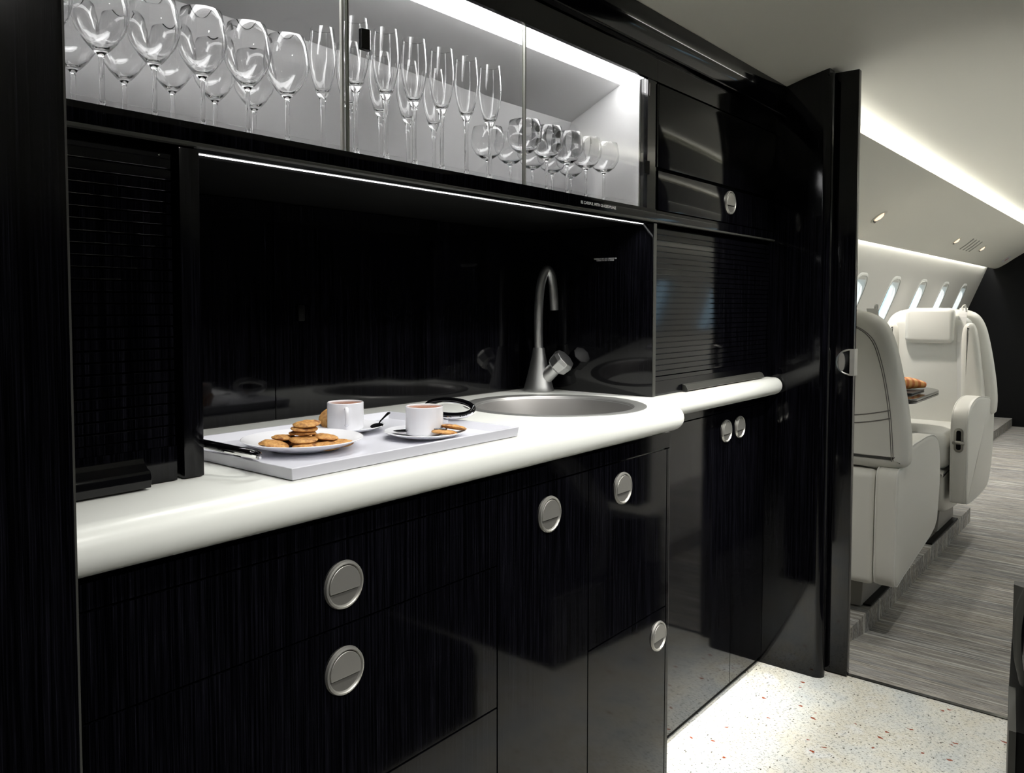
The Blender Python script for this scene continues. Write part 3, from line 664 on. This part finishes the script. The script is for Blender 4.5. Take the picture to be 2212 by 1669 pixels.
# ------------------------------------------------------------------ tray and breakfast things
TZ = ZC+.0008
ty = thing('serving_tray', 'white lacquered rectangular tray with chrome loop handles, on the worktop', 'tray', (.80, .955, TZ))
bm = NB()
def rr(x0, x1, y0, y1, z): return [bm.verts.new(v) for v in ((x0, y0, z), (x1, y0, z), (x1, y1, z), (x0, y1, z))]
a = rr(.596, 1.043, .822, 1.133, TZ); b = rr(.594, 1.045, .820, 1.135, TZ+.0155); c_ = rr(.599, 1.040, .825, 1.130, TZ+.0160); d_ = rr(.611, 1.028, .837, 1.118, TZ+.0045)
bm.faces.new(a)
for A, B in ((a, b), (b, c_), (c_, d_)):
    for i in range(4): bm.faces.new((A[i], A[(i+1) % 4], B[(i+1) % 4], B[i]))
bm.faces.new(d_); obj('tray_body', bm, TRAYM, ty, smooth=20, bevel=.0012)
def oval(x, sg, out, yc, hl, z0, dz, k=0):
    P = []
    for i in range(44):
        a = 2*math.pi*i/44; c, s_ = math.cos(a), math.sin(a); q = 1.0
        P.append((x+sg*(out*(.5+.5*q*s_)), yc+hl*q*c, z0+dz*(.5+.5*q*s_)+k*.0022))
    return P
for sg, x, out, yc, hl, z0, dz in ((1, 1.036, .022, .980, .056, .926, .024), (-1, .600, .050, .945, .074, .926, .017)):
    h = obj('handle', tube(NB(), oval(x, sg, out, yc, hl, z0, dz), .0044, 10, True), CHROME, ty)
    obj('grip', tube(NB(), oval(x, sg, out, yc, hl, z0, dz, 1), .0047, 12, True), BLACK, h)
    obj('bracket', BX(x-.003, x+.003, yc-.010, yc+.010, .913, z0-.001, bev=.001), CHROME, h)
def plate_mesh(r, h):
    return lathe(NB(), [(0, .0004), (r*.52, .0004), (r*.55, .0022), (r*.80, h*.50), (r*.98, h*.92), (r, h), (r*.985, h+.0006), (r*.80, h*.58), (r*.60, .0046), (r*.5, .0036), (0, .0034)], segs=64)
TF = TZ+.0048
def place1(o, loc, rz=0, rot=None):
    o.location = loc
    if rot: o.rotation_euler = rot
    return o
PC = (.726, .975)
tag(place1(obj('plate', plate_mesh(.0885, .0165), PORC), (*PC, TF)), 'white porcelain plate holding the pile of cookies', 'plate')
C1 = (.873, 1.055); C2 = (.919, .915); SC2 = (.916, .911)
tag(place1(obj('saucer', plate_mesh(.0655, .011), PORC), (*C1, TF)), 'white saucer under the rear coffee cup, near the splashback', 'saucer', 'white saucers')
tag(place1(obj('saucer', plate_mesh(.0655, .011), PORC), (*SC2, TF)), 'white saucer with a cookie under the front coffee cup', 'saucer', 'white saucers')
def cup(x, y, ang, lab):
    t_ = thing('coffee_cup', lab, 'cup', (x, y, TF+.0045), 'white coffee cups')
    rr_ = .0302; hh = .0455
    obj('cup_body', lathe(NB(), [(0, 0), (rr_*.9, 0), (rr_*.97, .001), (rr_, .004), (rr_, hh-.001), (rr_-.0008, hh), (rr_-.0018, hh-.001), (rr_-.0022, .006), (rr_*.8, .003), (0, .003)], segs=56), PORC, t_, world=False)
    obj('coffee', lathe(NB(), [(0, hh-.0030), (rr_-.0020, hh-.0030)], segs=48), COFFEE, t_, world=False)
    dx, dy = math.cos(ang), math.sin(ang)
    hd = catmull([(dx*(rr_-.0008), dy*(rr_-.0008), .037), (dx*(rr_+.012), dy*(rr_+.012), .0385), (dx*(rr_+.016), dy*(rr_+.016), .028), (dx*(rr_+.012), dy*(rr_+.012), .014), (dx*(rr_-.0008), dy*(rr_-.0008), .010)], 6)
    obj('handle', tube(NB(), hd, .0032, 10, False, .8), PORC, t_, world=False)
toc = math.atan2(-C1[1], -C1[0])
cup(*C1, toc+.05, 'white coffee cup at the back with its handle facing the viewer')
cup(*C2, math.atan2(.8, .5), 'white coffee cup at the front right, in front of the chrome handle')
def spoon(lab, loc, rot, flip=False):
    t_ = thing('teaspoon', lab, 'spoon', loc, 'dark metal teaspoons'); t_.rotation_euler = rot
    obj('spoon_bowl', lathe(NB(), [(0, -.003), (.006, -.0022), (.010, 0), (.0104, .0003), (.006, -.0012), (0, -.002)], (0, 0, .003), 24, sy=1.45), SPOON, t_, world=False)
    obj('spoon_handle', tube(NB(), [(0, .014, .003), (0, .022, .0045), (0, .05, .004), (0, .075, .003)], [.0015, .0016, .0022, .0034], 10, False, .5), SPOON, t_, world=False)
spoon('teaspoon whose handle sticks out over the rear saucer', (.898, 1.005, TF+.0085), (math.radians(9), 0, math.radians(-58)))
spoon('teaspoon with its bowl showing left of the front cup', (.890, .936, TF+.0085), (math.radians(4), 0, math.radians(205)))
# cookies
def cookie_mesh(seed):
    rnd = random.Random(seed); bm = lathe(NB(), [(0, 0), (.013, .0002), (.0185, .0010), (.0205, .0027), (.0198, .0042), (.015, .0060), (.008, .0069), (0, .0071)], segs=26)
    ph = [rnd.uniform(0, 6.28) for _ in range(5)]
    for v in bm.verts:
        a = math.atan2(v.co.y, v.co.x); r = Vector((v.co.x, v.co.y)).length; k = 1+.035*math.sin(2*a+ph[0])+.02*math.sin(5*a+ph[1])+.012*math.sin(9*a+ph[2])
        v.co.x *= k; v.co.y *= k
        if v.co.z > .004: v.co.z += .0006*math.sin(v.co.x*420+ph[3])*math.cos(v.co.y*380+ph[4])
    return bm
ck = [obj('cookie', cookie_mesh(s), COOKIE, smooth=60) for s in (1, 2, 3)]
cz = TF+.0046
# camera-facing directions on the plate: right = rt, away = forward
RT = Vector((rt.x, rt.y)); AW = Vector((math.cos(YAW), math.sin(YAW)))
def pp(r, a): q = Vector(PC)+RT*r+AW*a; return q.x, q.y
pile = [(-.034, -.026, 0, 12, 'front left of the pile, tilted up'), (-.046, .004, 0, 0, 'leftmost at the rim side of the pile'), (-.018, .012, .0, 0, 'left of centre in the bottom layer'), (.010, -.024, 0, 0, 'front centre of the bottom layer'),
        (.040, -.022, 0, 5, 'front right of the bottom layer'), (.024, .012, 0, 0, 'right of centre in the bottom layer'), (.054, .004, 0, -4, 'far right of the bottom layer'), (-.006, .046, 0, 0, 'back of the bottom layer'),
        (-.028, .006, 1, -4, 'left of the second layer'), (.004, -.012, 1, 4, 'front of the second layer'), (.030, .012, 1, 5, 'right of the second layer'),
        (-.001, .005, 2, 3, 'third from the top of the stack'), (.002, .002, 3, -3, 'second from the top of the stack'), (.006, .003, 4, 5, 'topmost of the stack')]
for i, (r, a, L, tilt, lab) in enumerate(pile):
    src = ck[i % 3]
    if i < 3: o = src
    else: o = src.copy(); COL.objects.link(o)
    x, y = pp(r, a); o.location = (x, y, cz+L*.0070+(.0035 if tilt > 8 else 0)+(.0008 if L else 0)); o.rotation_euler = (math.radians(tilt), math.radians(tilt*.6), i*1.3)
    o.scale = (.98, .98, 1); tag(o, 'round golden cookie on the plate, '+lab, 'cookie', 'cookies piled on the plate')
q = Vector(C1)-RT*.030+AW*.028
o = ck[0].copy(); COL.objects.link(o); o.location = (q.x, q.y, TF+.0165); o.rotation_euler = (math.radians(62), 0, YAW-math.pi/2+.3); tag(o, 'golden cookie leaning against the rear cup', 'cookie')
q = Vector(C2)+RT*.033-AW*.022
o = ck[1].copy(); COL.objects.link(o); o.location = (q.x, q.y, TF+.0078); o.rotation_euler = (math.radians(6), math.radians(4), 1); tag(o, 'golden cookie lying flat on the front saucer', 'cookie', 'cookies on the front saucer')
q = Vector(C2)+RT*.047-AW*.008
o = ck[2].copy(); COL.objects.link(o); o.location = (q.x, q.y, TF+.0135); o.rotation_euler = (math.radians(14), math.radians(-4), 2); tag(o, 'golden cookie propped on the other one beside the front cup', 'cookie', 'cookies on the front saucer')

# ------------------------------------------------------------------ aircraft seats (local: faces +x, aisle side is -y for the near seat)
def seat(name_label, X, rot, armp, side, front_lever=True):
    t_ = thing('cabin_armchair', name_label, 'armchair', (X, .98, 0), 'white leather cabin armchairs', rot)
    s = side                                                       # +1: aisle is at local -y
    hw = [(.10, 1.104), (.155, 1.100), (.205, 1.075), (.238, 1.02), (.262, .93), (.284, .81), (.300, .69), (.303, .60), (.290, .56), (.22, .55), (.1, .55)]
    out = cm2([(-a, b) for a, b in hw][::-1]+hw, 3) if 0 else [(v.x, v.y) for v in catmull([(-a, b, 0) for a, b in hw][::-1]+[(a, b, 0) for a, b in hw], 3, True)]
    def lean(bm, k=.10, z0=.55, curve=0):
        for v in bm.verts:
            v.co.x -= -0.0; h = (v.co.z-z0)/.55
            v.co.x += -.02*h+curve*abs(v.co.y)**2*4
        return bm
    br = obj('backrest', lean(pillow(NB(), out, -.325, -.20, 'x', .045, 5)), LEATH, t_, world=False, smooth=60)
    # rear stitching, vertical seam and map pocket
    def rear(pts, r, nm, m, dx=0):
        P = [(-.3256-.02*((z-.55)/.55)+dx, y, z) for y, z in pts]; return obj(nm, tube(NB(), P, r, 6), m, br, world=False)
    sw = [(.0, 1.058), (.10, 1.055), (.15, 1.043), (.195, 1.0), (.222, .92), (.240, .83), (.252, .74), (.258, .66), (.262, .585)]
    for off in (0, .006):
        sm_ = catmull([(0, -(a-off), b-off*.3) for a, b in sw][::-1]+[(0, a-off, b-off*.3) for a, b in sw[1:]], 4)
        rear([(p.y, p.z) for p in sm_], .0014, 'stitching', STITCH)
    for zz in (.728, .700):
        rear([(y, zz+.034*min(1, abs(y)/.25)**2.2) for y in [-.25+.025*i for i in range(21)]], .0020, 'pocket_seam', STITCH)
    rear([(s*-.110, 1.05), (s*-.112, .98), (s*-.118, .90), (s*-.100, .83), (s*-.075, .80)], .0018, 'shell_seam', STITCH)
    # front of the backrest: wings, cushion, headrest
    cu = [(v.x, v.y) for v in catmull([(-.165, .45, 0), (-.185, .6, 0), (-.195, .8, 0), (-.195, .98, 0), (-.165, 1.06, 0), (0, 1.075, 0), (.165, 1.06, 0), (.195, .98, 0), (.195, .8, 0), (.185, .6, 0), (.165, .45, 0)], 4, True)]
    obj('back_cushion', lean(pillow(NB(), cu, -.235, -.150, 'x', .035, 4)), LEATHC, t_, world=False, smooth=60)
    for q in (-1, 1):
        wg = [(v.x, v.y) for v in catmull([(q*.165, .45, 0), (q*.150, .75, 0), (q*.150, .98, 0), (q*.180, 1.035, 0), (q*.212, 1.0, 0), (q*.236, .85, 0), (q*.258, .65, 0), (q*.258, .48, 0)], 4, True)]
        obj('wing_bolster', lean(pillow(NB(), wg, -.28, -.130, 'x', .028, 4)), LEATH, t_, world=False, smooth=60)
    obj('headrest', lean(pillow(NB(), rrect(-.118, .118, .925, 1.112, .03), -.18, -.118, 'x', .022, 4)), LEATHC, t_, world=False, smooth=60)
    bt = NB(); P = [(-.205, s*-.150, 1.112), (-.178, s*-.150, 1.065), (-.160, s*-.150, .95), (-.153, s*-.155, .75), (-.148, s*-.16, .6), (-.145, s*-.165, .52)]
    for (a_, b_) in zip(catmull(P, 4), catmull(P, 4)[1:]):
        a_, b_ = Vector(a_), Vector(b_); wv = Vector((0, .019, 0)); th = Vector((.0012, 0, 0))
        vs = [bt.verts.new(a_+k*wv+j*th) for k in (-1, 1) for j in (-1, 1)]+[bt.verts.new(b_+k*wv+j*th) for k in (-1, 1) for j in (-1, 1)]
        for f_ in ((0, 1, 3, 2), (4, 6, 7, 5), (0, 4, 5, 1), (2, 3, 7, 6), (0, 2, 6, 4), (1, 5, 7, 3)): bt.faces.new([vs[i] for i in f_])
    obj('seat_belt', bt, BELT, t_, world=False)
    loopb = catmull([(-.19, s*-.165, 1.095), (-.18, s*-.160, 1.125), (-.165, s*-.150, 1.115), (-.16, s*-.155, 1.10)], 4)
    obj('belt_guide', tube(NB(), loopb, .0045, 8), PIPE, t_, world=False)
    # seat pan and cushion, front apron
    obj('seat_cushion', pillow(NB(), rrect(-.20, .375, .345, .515, .06), -.195, .195, 'y', .035, 4), LEATHC, t_, world=False, smooth=60)
    ap = [(v.x, v.y) for v in catmull([(-.15, .34, 0), (.355, .34, 0), (.372, .30, 0), (.35, .20, 0), (.27, .13, 0), (-.15, .13, 0)], 4, True)]
    obj('seat_apron', pillow(NB(), ap, -.185, .185, 'y', .02, 3), LEATH, t_, world=False, smooth=60)
    obj('rear_shell', pillow(NB(), rrect(-.335, -.16, .135, .545, .03), -.205, .205, 'y', .02, 3), LEATH, t_, world=False, smooth=60)
    # armrests
    for q in (-1, 1):
        y0, y1 = (-.282, -.206) if q < 0 else (.206, .282)
        ar = [(v.x, v.y) for v in catmull([(a_, b_, 0) for a_, b_ in armp], 3, True)]
        am = obj('armrest', pillow(NB(), ar, y0, y1, 'y', .016, 4), LEATH, t_, world=False, smooth=60)
        for yy in ((y0+.006, y1-.006)):
            cxm = sum(p[0] for p in ar)/len(ar); czm = sum(p[1] for p in ar)/len(ar)
            sd = -1 if yy < (y0+y1)/2 else 1
            P = [(cxm+(u-cxm)*.985, yy-sd*(-.0005), czm+(v-czm)*.99) for u, v in ar]
            obj('piping', tube(NB(), P, .0028, 6, True), PIPE, am, world=False)
        if front_lever and q*s < 0:
            fx = armp_front(armp, .50); yc = (y0+y1)/2
            pk = obj('lever_recess', pillow(NB(), rrect(yc-.020, yc+.020, .44, .555, .0195), fx-.004, fx+.010, 'x', .003, 2), LEVER, am, world=False)
            obj('lever_slot', pillow(NB(), rrect(yc-.010, yc+.010, .452, .543, .009), fx+.007, fx+.0112, 'x', .001, 2), BLACKM, pk, world=False)
            obj('lever_handle', tube(NB(), [(fx+.010, yc-.020, .484), (fx+.022, yc-.008, .488), (fx+.022, yc+.008, .488), (fx+.010, yc+.020, .484)], .0085, 10), LEVER, pk, world=False)
    # pedestal and floor plate
    obj('pedestal', PR([(-.19, .003), (.20, .003), (.14, .14), (-.16, .14)], -.13, .13, 'y'), DULLM, t_, world=False, bevel=.004)
    for q in (-1, 1): obj('floor_rail', BX(-.16, .44, q*.142-.014, q*.142+.014, .0008, .008), BLACKM, t_, world=False)
    return t_
def armp_front(armp, z):
    best = max(p[0] for p in armp); return best-.006
A1 = [(-.335, .15), (-.345, .30), (-.340, .50), (-.322, .552), (-.26, .560), (-.215, .585), (-.15, .613), (0, .619), (.14, .620), (.25, .605), (.318, .555), (.345, .44), (.322, .31), (.272, .228), (.0, .185), (-.22, .155)]
A2 = [(.33, .192), (.362, .22), (.375, .35), (.380, .50), (.372, .59), (.335, .640), (.25, .668), (.1, .680), (-.08, .665), (-.25, .642), (-.325, .60), (-.347, .55), (-.335, .37), (-.27, .25), (-.18, .188), (.1, .180)]
seat('white leather cabin armchair seen from behind, just through the doorway', 3.335, 0, A1, 1)
seat('white leather cabin armchair facing the galley across the dark table', 4.63, math.pi, A2, -1)

# ------------------------------------------------------------------ folding table with a plate of bread
tb = thing('cabin_table', 'dark glossy table between the two facing seats', 'table', (4.2, 1.1, .682))
tp = [(3.90, 1.45), (3.90, .96)]+[(4.00-.10*math.cos(a), .96-.10*math.sin(a)) for a in [math.radians(d) for d in range(15, 91, 15)]]+[(4.30, .86)]+[(4.42+.18*math.sin(a), 1.0-.14*math.cos(a)) for a in [math.radians(d) for d in range(0, 91, 10)]]+[(4.60, 1.16), (4.56, 1.18), (4.56, 1.45)]
obj('table_top', PR(tp, .692, .706, 'z'), TABLEM, tb, bevel=.004)
obj('wall_bracket', BX(3.95, 4.5, 1.45, 1.53, .60, .70, bev=.005), CREAM, tb)
obj('edge_band', PR(tp, .6845, .6919, 'z'), BLACK, tb)
tag(place1(obj('plate', PR(rrect(-.14, .14, -.09, .09, .02), 0, .008, 'z'), PLATEM, bevel=.002), (4.27, 1.005, .7065)), 'dark rectangular plate under the bread on the cabin table', 'plate')
def loaf():
    P = catmull([(-.11, -.03, .026), (-.05, -.005, .030), (.0, 0, .032), (.06, -.01, .029), (.11, -.035, .022)], 5); n_ = len(P)
    bm = tube(NB(), P, [.012+.022*math.sin(math.pi*min(1, max(0, (i+.6)/(n_+.2))))*(1+.06*math.sin(i*2.1)) for i in range(n_)], 16, False, .9); return bm
lf = obj('bread_roll', loaf(), BREAD, smooth=70)
zmin = min(v.co.z for v in lf.data.vertices); lf.location = (4.29, .99, .7148-zmin); lf.rotation_euler = (0, 0, -.5)
tag(lf, 'golden striped bread roll on the dark plate in the cabin', 'bread')
# ceiling downlight lenses of the galley (seen in reflections)
for i, (x, y) in enumerate([(.62, .20), (1.25, .20), (1.95, .25)]):
    o = obj('ceiling_lamp', lathe(NB(), [(.036, -.009), (.036, 0), (.030, .001), (.029, -.006)], (0, 0, 0), 28), NICK); o.location = (x, y, ceilz(y)-.0015); o.rotation_euler = (math.pi, 0, 0)
    tag(o, 'small round ceiling lamp over the galley aisle, '+['near the tall cabinet', 'in the middle', 'near the doorway'][i], 'lamp', 'galley ceiling lamps')
